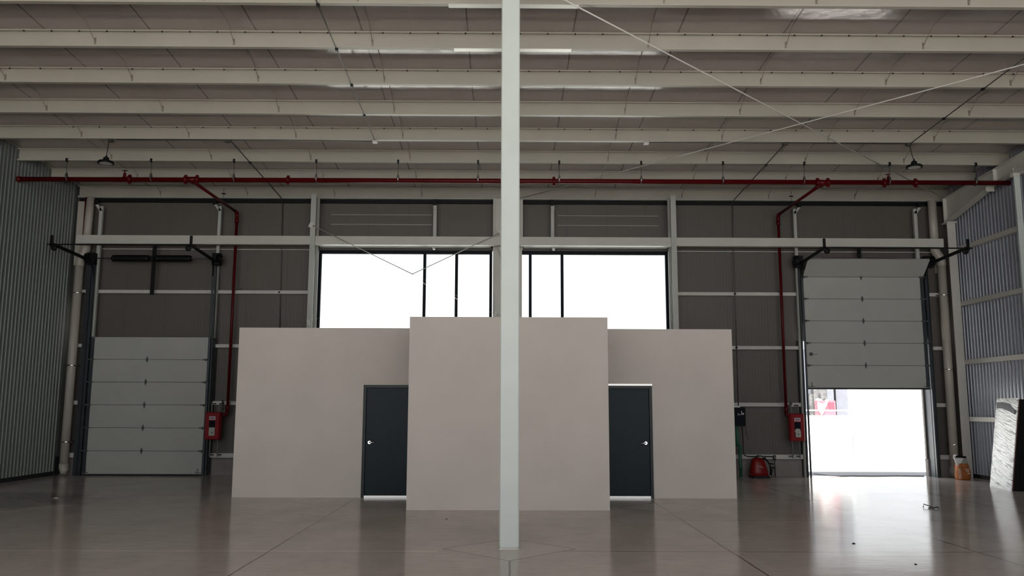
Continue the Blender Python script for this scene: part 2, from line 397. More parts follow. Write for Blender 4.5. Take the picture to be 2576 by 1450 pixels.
# windows
def window(name, x0, x1, mull):
    y0, y1 = YB-.04, YB+.04; t = .075
    o = struct(name, MB().box(x0, x1, y0, y1, WZ1-t-.02, WZ1).box(x0, x1, y0, y1, WZ0, WZ0+t).box(x0, x0+t, y0, y1, WZ0+t, WZ1-t-.02).box(x1-t, x1, y0, y1, WZ0+t, WZ1-t-.02), WINF)
    for a in mull: MB().box(a-.038, a+.038, y0, y1, WZ0+t, WZ1-t-.02).build('mullion', WINF, o)
    xs = [x0+t]+[v for a in mull for v in (a-.038, a+.038)]+[x1-t]
    for i in range(0, len(xs), 2): MB().box(xs[i], xs[i+1], YB-.004, YB+.004, WZ0+t, WZ1-t-.02).build('pane', GLASS, o)
    return o
window('window_1', -4.88, -.36, [-2.12, -1.29])
window('window_2', .21, 4.23, [.63, 1.46])

# ------------------------------------------------------------------ office box in the middle
OZ = 3.22
YW, YC = 16.43, 14.5
def office():
    t = .12
    # left wing: front with door opening, outer side, cap
    dL0, dL1, dz = -2.73, -1.76, 2.12
    struct('wall_office_left', MB().box(-5.17, dL0, YW, YW+t, 0, OZ).box(dL0, dL1, YW, YW+t, dz, OZ).box(dL1, -1.66, YW, YW+t, 0, OZ).box(-5.17, -5.05, YW+t, 21.6, 0, OZ), PLAST)
    dR0, dR1 = 1.86, 2.82
    struct('wall_office_right', MB().box(1.75, dR0, YW, YW+t, 0, OZ).box(dR0, dR1, YW, YW+t, dz, OZ).box(dR1, 4.40, YW, YW+t, 0, OZ).box(4.28, 4.40, YW+t, 21.6, 0, OZ), PLAST)
    struct('wall_office_center', MB().box(-1.65, 1.75, YC, YC+t, 0, 3.24).box(-1.65, -1.53, YC+t, YW+t, 0, 3.24).box(1.63, 1.75, YC+t, YW+t, 0, 3.24), PLAST)
    struct('ceiling_office', MB().box(-5.05, 4.28, YW+t, 21.6, 2.9, 3.0).box(-1.53, 1.63, YC+t, YW+t, 2.9, 3.0), PLAST)
    for i, (x0, x1, hs) in enumerate(((dL0, dL1, -1), (dR0, dR1, 1))):
        y0 = YW-.02
        f = struct('door_%d' % (i+1), MB().box(x0, x0+.055, y0, YW+t, 0, dz).box(x1-.055, x1, y0, YW+t, 0, dz).box(x0+.055, x1-.055, y0, YW+t, dz-.055, dz), DOORF,
                   'dark navy office door left of the column' if i == 0 else 'dark navy office door right of the column')
        MB().box(x0+.06, x1-.06, YW+.01, YW+.05, .045, dz-.06, .003).build('leaf', DOORM, f)
        MB().box(x0+.055, x1-.055, YW-.01, YW+.1, 0, .04).build('threshold', ALU, f)
        hx = x0+.135 if hs < 0 else x1-.135
        hd = MB().lathe((hx, YW+.01, 1.03), [(.036, 0), (.036, -.012), (.03, -.02)], 20, (0, 1, 0)).tube([(hx, YW, 1.03), (hx, YW-.05, 1.03)], .011, 10)
        d = .12 if hs < 0 else -.12
        hd.tube([(hx, YW-.05, 1.03), (hx+d*.3, YW-.055, 1.03), (hx+d, YW-.052, 1.026)], [.012, .011, .009], 10).build('handle', CHROME, f)['label'] = 'chrome lever handle'
        if i: MB().box(x0-.02, x1+.005, YW-.03, YW+.01, dz, dz+.035).build('light_gap_strip', ALU, f)['label'] = 'bright strip in place of a light leak over the door'  # bright strip stands in for light leaking through above the door
office()

# ------------------------------------------------------------------ big column
def main_column():
    t = thing('steel_column', 'tall pale green-white square steel column standing alone in mid floor', 'column', (.05, 10.69, 0))
    MB().box(-.07, .17, 10.57, 10.81, .012, zroof(10.7)-.3, .012).build('shaft', COLP, t)
    MB().box(-.071, .171, 10.569, 10.811, 0, .012).build('base_plate', WHITE, t)
    MB().box(-.12, .22, 10.5, 10.88, zroof(10.7)-.3, zroof(10.7)-.285).build('cap_plate', WHITE, t)
main_column()

# ------------------------------------------------------------------ purlins
NP = 11
def purlin(k):
    y = 21.7-K*k; zb = zpur(y); zt = zroof(y)
    x0, x1 = XL+.02, XR-.02
    near = y-.085
    # channel opening towards the near end: web, bottom flange with lip, top flange with lip
    prof = [(y, zb), (near, zb), (near, zb+.028), (near+.006, zb+.028), (near+.006, zb+.006), (y-.006, zb+.006), (y-.006, zt-.006), (near+.006, zt-.006), (near+.006, zt-.03), (near, zt-.03), (near, zt), (y, zt)]
    if k == 0:
        nm, lb = 'eave_strut', 'deep white steel eave strut along the top of the far wall'
    else:
        nm, lb = 'roof_purlin', '%s white steel roof purlin out from the far wall' % ORD[k-1]
    t = thing(nm, lb, 'beam', (.2, y, zb), 'white steel purlins under the roof' if k else None)
    mb = MB()
    # faces of the open profile as a swept strip
    n = len(prof); vs = [(x, p[0], p[1]) for x in (x0, x1) for p in prof]
    fs = [(i, (i+1) % n, n+(i+1) % n, n+i) for i in range(n)]
    mb.add(vs, fs)
    mb.build('channel', PURLIN, t)
    if k == 0:
        MB().box(x0, x1, y-.08, y+.02, zb-.022, zb-.002).build('gutter_angle', POSTW, t)
        MB().box(x0, x1, y+.03, y+.098, zb-.12, zb-.004).build('eave_shadow_strip', BLACK, t)  # black strip put in for the shadow line under the eave
    if k in (6, 7):
        MB().box(-.87, 1.06, near-.006, y+.03, zb-.008, zb-.001).build('lap_plate', LAPM, t)['label'] = 'brighter lap plate under the splice'
    if k in (3, 5, 6, 7):
        xs = []; x = -9.6+.13*k
        while x < 10: xs.append(x); x += .452 if k > 5 else .55
        first = None
        for x in xs:
            if first is None:
                first = MB().box(x-.010, x+.010, near-.016, near, zt-.05, zt-.028).build('screw', BLACK, t); fx = x
            else:
                c = first.copy(); C.objects.link(c); c.parent = t; c.location = (x-fx, 0, 0)
for k in range(NP): purlin(k)

# sag rods between purlins
SX = [-9.06+2.28*i for i in range(9)]
for k in range(0, NP-2):
    y = 21.7-K*k; zb = zpur(y)
    for i, x in enumerate(SX):
        if k >= 7 and (x < -7 or x > 7.5): continue
        t = thing('sag_rod', 'thin sag rod of the %s row from the far wall, %s from the left wall' % (ORD[k], ORD[i]), 'rod', (x, y-.01, zb+.05), 'sag rods between the purlins')
        MB().box(x-.012, x+.012, y-.03, y-.006, zb+.03, zb+.17).build('clip', SAGM, t)
        MB().tube([(x, y-.02, zb+.11), (x, y-.34, zroof(y-.34)-.012), (x, y-K+.02, zroof(y-K)-.014)], .0042, 6).build('rod', SAGM, t)

# roof X bracing
def zr(y): return zpur(y)-.035
solo('bracing_rod', MB().tube([(.15, 11.0, zr(11)), (11.25, 21.23, zr(21.23))], .011, 8), RODW, (5.8, 16.2, zr(16.2)), 'white roof bracing rod slanting down to the far right corner', 'rod', 'crossed roof bracing rods')
solo('bracing_rod', MB().tube([(.35, 21.42, zr(21.42)-.03), (11.2, 11.22, zr(11.22)-.035)], .011, 8), RODW, (5.9, 16.2, zr(16.2)), 'white roof bracing rod rising from behind the column to the right edge', 'rod', 'crossed roof bracing rods')

# ------------------------------------------------------------------ framing on the far wall
def frame_col(name, x0, x1, y0, y1, z1, label):
    t = thing(name, label, 'column', ((x0+x1)/2, (y0+y1)/2, 0), 'white posts on the far wall')
    ym = (y0+y1)/2
    MB().box(x0, x1, y0, y0+.014, 0, z1).box((x0+x1)/2-.005, (x0+x1)/2+.005, y0+.014, y1-.014, 0, z1).box(x0, x1, y1-.014, y1, 0, z1).build('shaft', POSTW, t)
    return t
HZ0, HZ1 = 5.79, 6.01
cl = frame_col('wall_column', -4.99, -4.86, 21.16, 21.6, 7.1, 'white wall post left of the left window')
cr_ = frame_col('wall_column', 4.21, 4.345, 21.16, 21.6, 7.1, 'white wall post right of the right window')
cm = thing('wall_column', 'wide white wall post behind the column between the two windows', 'column', (.04, 21.5, 0), 'white posts on the far wall')
MB().box(-.33, .41, 21.55, 21.565, OZ, 7.1).box(-.34, -.30, 21.5, 21.6, OZ, 7.1).box(.39, .43, 21.5, 21.6, 5.75, 7.1).build('shaft', WHITE, cm)
for sx_ in (-1, 1):
    MB().prism([(.04+sx_*.24, 5.77), (.04+sx_*.10, 5.77), (.04+sx_*.10, 5.5), (.04+sx_*.18, 5.58)], 1, 21.3, 21.33).build('knee_bracket', WHITE, cm)
# corner frames
t = thing('corner_column_top', 'upper part of the pale steel column in the far left corner beside the downpipe', 'plate', (-11.08, 21.7, 5.3))
MB().box(-11.16, -10.98, 21.63, 21.798, 5.3, 6.99).build('plate', PIPEW, t)  # upper part of the corner column; the lower length is left out
MB().box(-10.975, -10.955, 21.60, 21.66, 5.9, 7.1).build('primer_edge', RED, t)['label'] = 'dark red primer edge'
t = thing('corner_column', 'white steel column in the far right corner beside the blue-grey wall', 'column', (11.4, 21.3, 0))
MB().box(11.30, 11.51, 21.18, 21.20, 0, 6.42).box(11.40, 11.415, 21.20, 21.38, 0, 6.42).box(11.40, 11.51, 21.38, 21.40, 0, 6.42).build('shaft', WHITE, t)
MB().box(11.28, 11.53, 21.14, 21.42, 6.42, 6.45).build('end_plate', WHITE, t)
MB().box(11.22, 11.24, 21.62, 21.68, 5.9, 7.1).build('primer_edge', RED, t)['label'] = 'dark red primer edge'
MB().box(11.2, 11.33, 21.70, 21.76, 5.2, 7.1).build('back_plate', PIPEW, t)

def header(x0, x1, label):
    t = thing('header_beam', label, 'beam', ((x0+x1)/2, 21.28, 5.9), 'white header beam across the far wall')
    MB().box(x0, x1, 21.20, 21.22, HZ0, HZ1).box(x0, x1, 21.22, 21.36, HZ1-.012, HZ1).box(x0, x1, 21.22, 21.36, HZ0, HZ0+.012).build('channel', WHITE, t)
    return t
header(-10.92, -4.99, 'white header beam section above the closed left overhead door')
t = header(-4.86, 4.21, 'white header beam section above the two windows')
header(4.345, 11.19, 'white header beam section above the half raised right overhead door')
solo('window_head_angle', MB().box(-4.82, -.40, 21.5, 21.74, 5.80, 5.815).box(-4.82, -.4, 21.725, 21.74, 5.815, 5.86), ALU, (-2.6, 21.62, 5.80), 'bright metal head angle over the left window', 'angle bar', 'head angles over the windows')
solo('window_head_angle', MB().box(.45, 4.18, 21.5, 21.74, 5.80, 5.815).box(.45, 4.18, 21.725, 21.74, 5.815, 5.86), ALU, (2.3, 21.62, 5.80), 'bright metal head angle over the right window', 'angle bar', 'head angles over the windows')
for x, s_ in ((-1.87, 'left'), (1.22, 'right')):
    solo('head_bracket', MB().prism([(x-.05, 5.80), (x+.05, 5.80), (x+.035, 5.73), (x-.02, 5.73)], 1, 21.45, 21.6), WHITE, (x, 21.5, 5.76), 'small white bracket on the head angle of the %s window' % s_, 'bracket')

# girts
GZ = [(.43, .54), (1.74, 1.835), (3.19, 3.275), (4.58, 4.665)]
def girt(x0, x1, z0, z1, label):
    t = thing('wall_girt', label, 'girt', ((x0+x1)/2, 21.7, z0), 'white girts on the far wall')
    MB().box(x0, x1, 21.64, 21.65, z0, z1).box(x0, x1, 21.65, YB-.002, z1-.008, z1).box(x0, x1, 21.65, YB-.002, z0, z0+.008).build('channel', DIMW, t)
    MB().box(x0, x0+.012, 21.63, 21.65, z0, z1).build('end_clip', DIMW, t)
LV = ['lowest', 'second', 'third', 'top']
for i, (z0, z1) in enumerate(GZ):
    if i < 3:
        girt(-10.96, -10.62, z0, z1, '%s short girt between left downpipe and left overhead door' % LV[i])
        girt(-7.42, -5.17 if i == 3 else -4.99, z0, z1, '%s girt between the left overhead door and the office' % LV[i])
        girt(4.40, 7.50, z0, z1, '%s girt between the office and the right overhead door' % LV[i])
        girt(10.78, 11.30, z0, z1, '%s short girt between right overhead door and right downpipe' % LV[i])
    else:
        girt(-10.96, -4.99, z0, z1, 'top girt of the wall left of the windows, above the closed door')
        girt(4.345, 7.50, z0, z1, 'top girt between right window and right overhead door')
        girt(10.78, 11.30, z0, z1, 'top short girt between right overhead door and right downpipe')
for x0, x1, s_ in ((-10.5, -5.0, 'left'), (4.35, 11.2, 'right')):
    solo('wall_flashing', MB().box(x0, x1, 21.74, 21.79, 5.745, 5.765), DIMW, ((x0+x1)/2, 21.76, 5.75), 'thin pale flashing under the header beam at the %s' % s_, 'flashing')

# door posts rising to the eave
def post(x, z0, z1, w, y, label, br=True):
    t = thing('door_post', label, 'post', (x, y, z0), 'thin white posts on the far wall')
    MB().box(x-w/2, x+w/2, y, y+.08, z0, z1).build('shaft', POSTW, t)
    if br:
        d = -1 if x > 0 else 1
        e = x-d*.14
        MB().prism([(x-w/2, z1-.12), (x+w/2, z1-.12), (e+w/2, z1+.06), (e-w/2, z1+.06)], 1, y, y+.05).build('bracket', POSTW, t)
        MB().box(e-.05, e+.03, y-.01, y+.07, z1+.04, z1+.17).build('clip', BLACK, t)
    return t
post(-10.505, 3.45, 6.84, .085, 21.53, 'thin white post above the left jamb of the closed overhead door')
post(-7.44, 0, 6.86, .075, 21.55, 'thin white post at the right jamb of the closed overhead door')
post(7.53, 0, 6.86, .075, 21.55, 'thin white post at the left jamb of the half raised overhead door')
post(10.66, 5.45, 6.86, .085, 21.50, 'thin white post above the right jamb of the half raised overhead door')
for x, s_ in ((-1.85, 'left'), (1.20, 'right')):
    t = post(x, 5.815, 6.9, .085, 21.5, 'short white post between header beam and eave over the %s window' % s_, False)
    MB().prism([(x-.05, 6.88), (x+.05, 6.88), (x+.042, 6.76), (x-.02, 6.76)], 1, 21.43, 21.45).build('bracket', POSTW, t)
    MB().box(x-.05, x+.03, 21.44, 21.5, 6.88, 7.04).build('clip', BLACK, t)

# ------------------------------------------------------------------ right wall framing
for i, z in enumerate((1.39, 2.80, 4.27, 5.67)):
    t = thing('wall_girt', '%s girt up the blue-grey right wall' % LV[i], 'girt', (11.55, 17, z), 'white girts on the right wall')
    MB().box(11.50, 11.51, 12, 21.27, z, z+.11).box(11.51, 11.612, 12, 21.27, z+.10, z+.11).box(11.51, 11.612, 12, 21.27, z, z+.01).build('channel', WHITE, t)
t = thing('wall_girt', 'high girt near the roof on the right wall, past the white post', 'girt', (11.55, 15, 6.98), 'white girts on the right wall')
MB().box(11.50, 11.51, 12, 18.5, 6.92, 7.03).box(11.51, 11.612, 12, 18.5, 6.92, 6.93).build('channel', WHITE, t)
t = thing('wall_column', 'white post on the right wall where the red pipe ends', 'column', (11.45, 18.4, 0))
MB().box(11.37, 11.50, 18.35, 18.365, 0, 7.05).box(11.44, 11.45, 18.365, 18.44, 0, 7.05).box(11.42, 11.50, 18.44, 18.455, 0, 7.05).build('shaft', COLP, t)
MB().box(11.35, 11.5, 18.34, 18.46, 6.86, 7.05).build('cap', WHITE, t)

def rafter():
    t = thing('rafter_beam', 'white steel rafter running along the top of the right wall', 'beam', (11.42, 17, 7.0))
    def zt(y): return 7.09+.057*(21.1-y)
    ya, yb, yh = 21.3, 10, 19.35
    MB().prism([(ya, zt(ya)), (yb, zt(yb)), (yb, zt(yb)-.30), (yh, zt(yh)-.30), (ya, 6.48)], 0, 11.38, 11.395).build('web', WHITE, t)
    def fl(pts, name):
        mb = MB()
        for a, b in zip(pts, pts[1:]): mb.bar((11.39, a[0], a[1]), (11.39, b[0], b[1]), .2, .015)
        mb.build(name, WHITE, t)
    fl([(ya, zt(ya)), (yb, zt(yb))], 'top_flange')
    fl([(ya, 6.47), (yh, zt(yh)-.34)], 'haunch_flange'); fl([(yh, zt(yh)-.30), (yb, zt(yb)-.30)], 'bottom_flange')
    MB().box(11.29, 11.49, yh-.02, yh, zt(yh)-.42, zt(yh)-.30).build('stiffener', WHITE, t)
    MB().box(11.29, 11.38, 19.0, 19.02, zt(19)-.36, zt(19)).build('stiffener', WHITE, t)
    MB().box(11.29, 11.50, 21.28, 21.31, 6.45, zt(21.3)).build('end_plate', WHITE, t)
rafter()

# ------------------------------------------------------------------ downpipes
def downpipe(label, pts, clamps, foot):
    t = thing('downpipe', label, 'pipe', (pts[-1][0], 21.5, 0), 'cream downpipes in the far corners')
    r = .105
    y = 21.53
    def P(x, z): return (x, y, z)
    MB().tube([P(*pts[0]), P(*pts[1])], r*.95, 20).build('upper_pipe', PIPEW, t)
    MB().tube([P(pts[1][0], pts[1][1]+.06), P(pts[1][0], pts[1][1]), P(pts[1][0]*.8+pts[2][0]*.2, pts[1][1]-.09), P(pts[1][0]*.25+pts[2][0]*.75, pts[2][1]+.12), P(pts[2][0], pts[2][1]), P(pts[2][0], pts[2][1]-.1)], r*1.06, 20).build('elbow', PIPEW, t)
    MB().tube([P(*pts[2]), P(*pts[3])], r, 20).build('lower_pipe', PIPEW, t)
    MB().tube([P(pts[3][0], pts[3][1]+.08), P(pts[3][0], pts[3][1]-.02), P(pts[3][0]+foot*.03, .11), P(pts[3][0]+foot*.10, .075)], [r*1.07, r*1.07, r*1.08, r*.72], 20).build('shoe', PIPEW, t)
    for z in clamps:
        c = MB().lathe((pts[2][0], y, z), [(r+.006, 0), (r+.009, .004), (r+.009, .026), (r+.006, .03)], 24).build('clamp', CHROME, t)
        MB().box(pts[2][0]-r-.05, pts[2][0]-r, y-.012, y+.1, z+.002, z+.028).box(pts[2][0]+r, pts[2][0]+r+.05, y-.012, y+.1, z+.002, z+.028).build('tab', HINGE, c)
downpipe('cream downpipe standing in the far left corner by the closed door', [(-10.79, 7.08), (-10.82, 5.72), (-10.95, 5.36), (-10.97, .2)], (4.55, 2.70, .80), 1)
downpipe('cream downpipe standing in the far right corner by the sack', [(11.12, 7.08), (11.12, 5.80), (11.27, 5.46), (11.25, .2)], (4.58, 2.67, .79), -1)

# ------------------------------------------------------------------ overhead doors
def overhead_door(name, label, x0, x1, z0, raised, hx):
    y = 21.44
    t = thing(name, label, 'door', ((x0+x1)/2, y, 0), 'sectional overhead doors')
    h = .5667; n = 6
    for i in range(n):
        za = z0+i*h+.004; zb = za+h-.008
        if raised and i == n-1:
            s = MB().prism([(y, za), (y-.41, zb-.18), (y-.41+.03, zb-.18+.034), (y+.045, za)], 0, x0, x1).build('section', OHDOOR, t)
        else:
            s = MB().box(x0, x1, y, y+.045, za, zb, .006).build('section', OHDOOR, t)
            if i: MB().box(x0+.001, x1-.001, y+.005, y+.042, za-.0115, za+.0005).build('seam_gasket', RUBBER, s)
            for ex in (x0, x1):
                sg = 1 if ex == x0 else -1
                MB().box(ex, ex+sg*.09, y-.003, y, za+.01, zb-.01).build('end_stile', DARKTRK if (ex == x0) != raised else OHDOOR, s)
    for i in range(1, n):
        z = z0+i*h
        MB().prism([(hx-.035, z), (hx, z-.085), (hx+.035, z), (hx, z+.085)], 1, y-.012, y-.001).build('center_hinge', HINGE, t)
        for ex, sg in ((x0+.02, 1), (x1-.02, -1)):
            MB().box(ex-sg*.06, ex+sg*.09, y-.018, y-.002, z-.018, z+.018).prism([(ex+sg*.0, z-.05), (ex+sg*.06, z), (ex, z+.03)], 1, y-.014, y-.004).tube([(ex-sg*.08, y-.03, z), (ex, y-.03, z)], .022, 10).build('roller_hinge', HINGE, t)
    MB().box(x0, x1, y+.002, y+.043, z0-.035, z0+.004).build('bottom_seal', RUBBER, t)
    for ex, sg in ((x0, 1), (x1, -1)):
        MB().box(ex, ex+sg*.16, y-.02, y-.002, z0+.03, z0+.045).box(ex+sg*.09, ex+sg*.1, y-.03, y-.002, z0+.02, z0+.14).build('bottom_bracket', HINGE, t)
    # tracks
    zt = 5.34
    for ex, sg in ((x0, -1), (x1, 1)):
        a, b = ex+sg*.02, ex+sg*.12
        MB().box(a, a+sg*.012, y-.045, y+.03, 0, zt).box(a, a+sg*.05, y-.048, y-.043, 0, zt).build('vertical_track', DARKTRK, t)
        wj = .12 if (raised or sg > 0) else .24; b2 = ex+sg*wj
        MB().box(a+sg*.05, b2, y+.02, y+.032, 0, zt+.12).box(b-sg*.004, b, y-.03, y+.032, 0, zt+.12).build('jamb_angle', DARKTRK, t)
        bl = MB().bar((ex+sg*.1, 21.40, 5.36), (ex+sg*.13, 19.55, 5.45), .03, .075)
        bl.tube([(ex+sg*.04, y-.03, zt-.35), (ex+sg*.05, y-.06, zt-.15), (ex+sg*.07, y-.16, zt-.02), (ex+sg*.1, y-.34, zt+.03)], .02, 8)
        bl.build('horizontal_track', BLACK, t)
        MB().box(ex+sg*.02, ex+sg*.22, y-.12, y+.05, 5.28, 5.58).build('bearing_plate', BLACK, t)
        MB().lathe((ex+sg*.20, y-.08, 5.44), [(.05, -.06), (.125, -.05), (.125, .02), (.135, .03), (.135, .05), (.05, .055)], 20, (1, 0, 0)).build('cable_drum', BLACK, t)
        MB().box(ex+sg*.12, ex+sg*.18, 19.5, 19.53, 5.38, 5.66).build('track_hanger', BLACK, t)
        MB().lathe((ex+sg*.09, 19.50, 5.36), [(.03, 0), (.065, .01), (.065, .05), (.03, .06)], 16, (0, 1, 0)).build('bumper', BLACK, t)
    MB().box(x0-.25, x1+.25, 19.50, 19.53, 5.425, 5.455).build('cross_angle', BLACK, t)
    # shaft and springs
    MB().tube([(x0-.3, y-.08, 5.44), (x1+.3, y-.08, 5.44)], .014, 10).build('shaft', HINGE, t)
    for a, b in ((hx-1.03, hx-.07), (hx+.07, hx+1.0)):
        pr = [(.055, 0), (.085, .03)]
        L = b-a; k = 0; q = .06
        while q < L-.06:
            pr += [(.088, q), (.080, q+.012)]; q += .024
        pr += [(.085, L-.03), (.055, L)]
        MB().lathe((a, y-.08, 5.44), pr, 18, (1, 0, 0)).build('torsion_spring', BLACK, t)
    MB().box(hx-.045, hx+.045, y+.01, y+.05, 4.52, 5.80).box(hx-.04, hx+.04, y-.13, y+.01, 5.38, 5.50).build('spring_anchor_pad', BLACK, t)
    return t
d1 = overhead_door('overhead_door', 'closed pale sectional overhead door at the far left', -10.47, -7.52, .035, False, -9.03)
d2 = overhead_door('overhead_door', 'half raised pale sectional overhead door at the far right, daylight beneath', 7.63, 10.72, 2.21, True, 9.12)
# handle plate and lock on the raised door
MB().box(7.70, 7.78, 21.42, 21.438, 3.02, 3.10).box(7.78, 7.9, 21.43, 21.438, 3.05, 3.06).build('slide_lock', DARKTRK, d2)
# jamb lining of the open doorway
struct('trim_6', MB().box(-10.56, -10.40, 21.50, 21.8, 0, 3.42).box(-7.58, -7.40, 21.50, 21.8, 0, 3.42).box(-10.4, -7.58, 21.50, 21.8, 3.38, 3.43).box(XL-.3, XL+.02, 21.5, 21.85, 0, .45), DARKTRK)
struct('trim_4', MB().box(10.74, 10.80, 21.5, 21.95, 0, 3.42).box(7.50, 7.56, 21.6, 21.95, 0, 3.42), DARKTRK)
struct('apron_shade_strip', MB().box(7.3, 12.6, 21.9, 23.35, -.02, -.004), mat('apron_shade_tone', (.22, .22, .24), .8, namt=.06))  # darker ground strip, painted where the building's shadow falls
struct('trim_5', MB().box(10.80, 10.815, 21.47, 21.5, 0, 2.3), ALU)

# ------------------------------------------------------------------ red fire pipe
YP, ZP = 18.9, 6.845
def coupling(parent, x, z=ZP, y=YP, ax=(1, 0, 0), r=.062):
    mb = MB().lathe((x, y, z), [(r, -.035), (r+.022, -.03), (r+.022, .03), (r, .035)], 18, ax)
    if ax == (1, 0, 0): mb.box(x-.03, x+.03, y-.018, y+.018, z+r, z+r+.045).box(x-.03, x+.03, y-.018, y+.018, z-r-.045, z-r)
    else: mb.box(x+r, x+r+.04, y-.02, y+.02, z-.025, z+.025).box(x-r-.04, x-r, y-.02, y+.02, z-.025, z+.025)
    mb.build('coupling', RED, parent)
t = thing('fire_pipe', 'long red fire main pipe hung below the purlins across the hall', 'pipe', (.15, YP, ZP))
MB().tube([(XL+.02, YP, ZP-.01), (11.60, YP, ZP+.012)], .056, 18).build('pipe', RED, t)
MB().lathe((XL+.03, YP, ZP-.01), [(.066, 0), (.07, .02), (.066, .08)], 18, (1, 0, 0)).build('end_cap', RED, t)
for x in (-8.62, -7.34, -7.08, -5.0, 1.09, 7.16, 7.40, 8.70, 9.42): coupling(t, x)
for x in (-7.21, 7.28): MB().lathe((x, YP, ZP), [(.066, -.12), (.066, .12)], 18, (1, 0, 0)).tube([(x, YP, ZP-.01), (x, YP+.12, ZP-.03)], .062, 14).build('tee', RED, t)
for x in (-8.74, 8.80):
    v = MB().tube([(x, YP, ZP+.04), (x, YP, ZP+.13)], [.045, .03], 12).lathe((x, YP, ZP+.12), [(.03, 0), (.035, .02), (.012, .04), (.012, .07), (.04, .075), (.04, .085)], 12).build('test_valve', RED, t)
    MB().bar((x-.06, YP, ZP+.2), (x+.06, YP, ZP+.2), .02, .015).build('valve_handle', BLACK, v)
HX = [-10.04, -8.12, -6.23, -4.35, -2.48, -.65, 1.21, 3.09, 4.97, 6.84, 8.81, 10.80]
def hanger(x, i):
    zb = zpur(YP)
    t = thing('pipe_hanger', '%s threaded rod hanger of the red main counted from the left' % ORD[i], 'hanger', (x, YP-.04, zb), 'rod hangers of the red fire main')
    MB().box(x-.02, x+.02, YP-.11, YP-.05, zb-.03, zb+.05).build('beam_clamp', BLACK, t)
    MB().tube([(x, YP-.06, zb-.02), (x, YP-.05, ZP+.1)], .006, 8).build('rod', CONDM, t)
    mb = MB().prism([(x-.03, ZP+.05), (x+.03, ZP+.05), (x+.014, ZP+.13), (x-.014, ZP+.13)], 1, YP-.07, YP-.03)
    mb.lathe((x, YP, ZP), [(.060, -.012), (.064, -.01), (.064, .01), (.060, .012)], 18, (1, 0, 0)).build('clevis', CONDM, t)
    MB().box(x-.012, x+.012, YP-.078, YP-.063, ZP-.005, ZP+.045).build('bolt', CHROME, t)
for i, x in enumerate(HX): hanger(x, i)

def riser(xb, xr, side, cabx, label):
    t = thing('fire_riser', label, 'pipe', (xr, 21.5, 1.6), 'red risers down to the hose cabinets')
    r = .036; y = 21.5; zt = 6.66
    MB().tube([(xb, YP+.1, ZP-.02), (xr, y-.12, zt+.02)], r, 14).build('branch_pipe', RED, t)
    MB().tube([(xr, y-.16, zt+.02), (xr, y-.05, zt+.015), (xr, y, zt-.05), (xr, y, zt-.16)], r*1.3, 14).build('elbow', RED, t)
    MB().lathe((xr, y, zt-.2), [(r, -.05), (r+.018, -.045), (r+.018, .045), (r, .05)], 16).build('coupling', RED, t)
    MB().tube([(xr, y, zt-.15), (xr, y, 1.72)], r, 14).build('riser_pipe', RED, t)
    d = 1 if cabx > xr else -1
    MB().lathe((xr, y, 1.68), [(r, -.1), (r*1.35, -.09), (r*1.35, .06), (r, .07)], 14).build('flange', RED, t)
    MB().tube([(xr, y, 1.62), (xr, y-.01, 1.53), (xr+d*.05, y-.03, 1.49), (cabx, y-.12, 1.49)], r*1.25, 14).build('lower_elbow', RED, t)
    MB().tube([(xr+d*.11, y-.04, 1.6), (xr+d*.11, y-.05, 1.80)], .014, 8).tube([(xr+d*.03, y-.03, 1.66), (xr+d*.11, y-.04, 1.66)], .014, 8).lathe((xr+d*.11, y-.05, 1.78), [(.03, 0), (.03, .05), (.012, .08)], 12).build('drain_valve', HINGE, t)
    for z in (4.68, 1.84):
        MB().box(xr-.05, xr+.18*(-d if z < 2 else 1), y-.02, y+.06, z, z+.02).build('pipe_strap', HINGE, t)
    # rod hanger of the branch
    MB().tube([(xb*.5+xr*.5, 20.75, 7.12), (xb*.5+xr*.5, 20.75, 6.72)], .005, 8).box(xb*.5+xr*.5-.05, xb*.5+xr*.5+.05, 20.73, 20.77, 6.98, 7.0).build('branch_hanger', BLACK, t)
riser(-7.21, -6.97, -1, -7.12, 'red riser pipe descending to the left hose cabinet')
riser(7.28, 7.07, 1, 7.10, 'red riser pipe descending to the right hose cabinet')

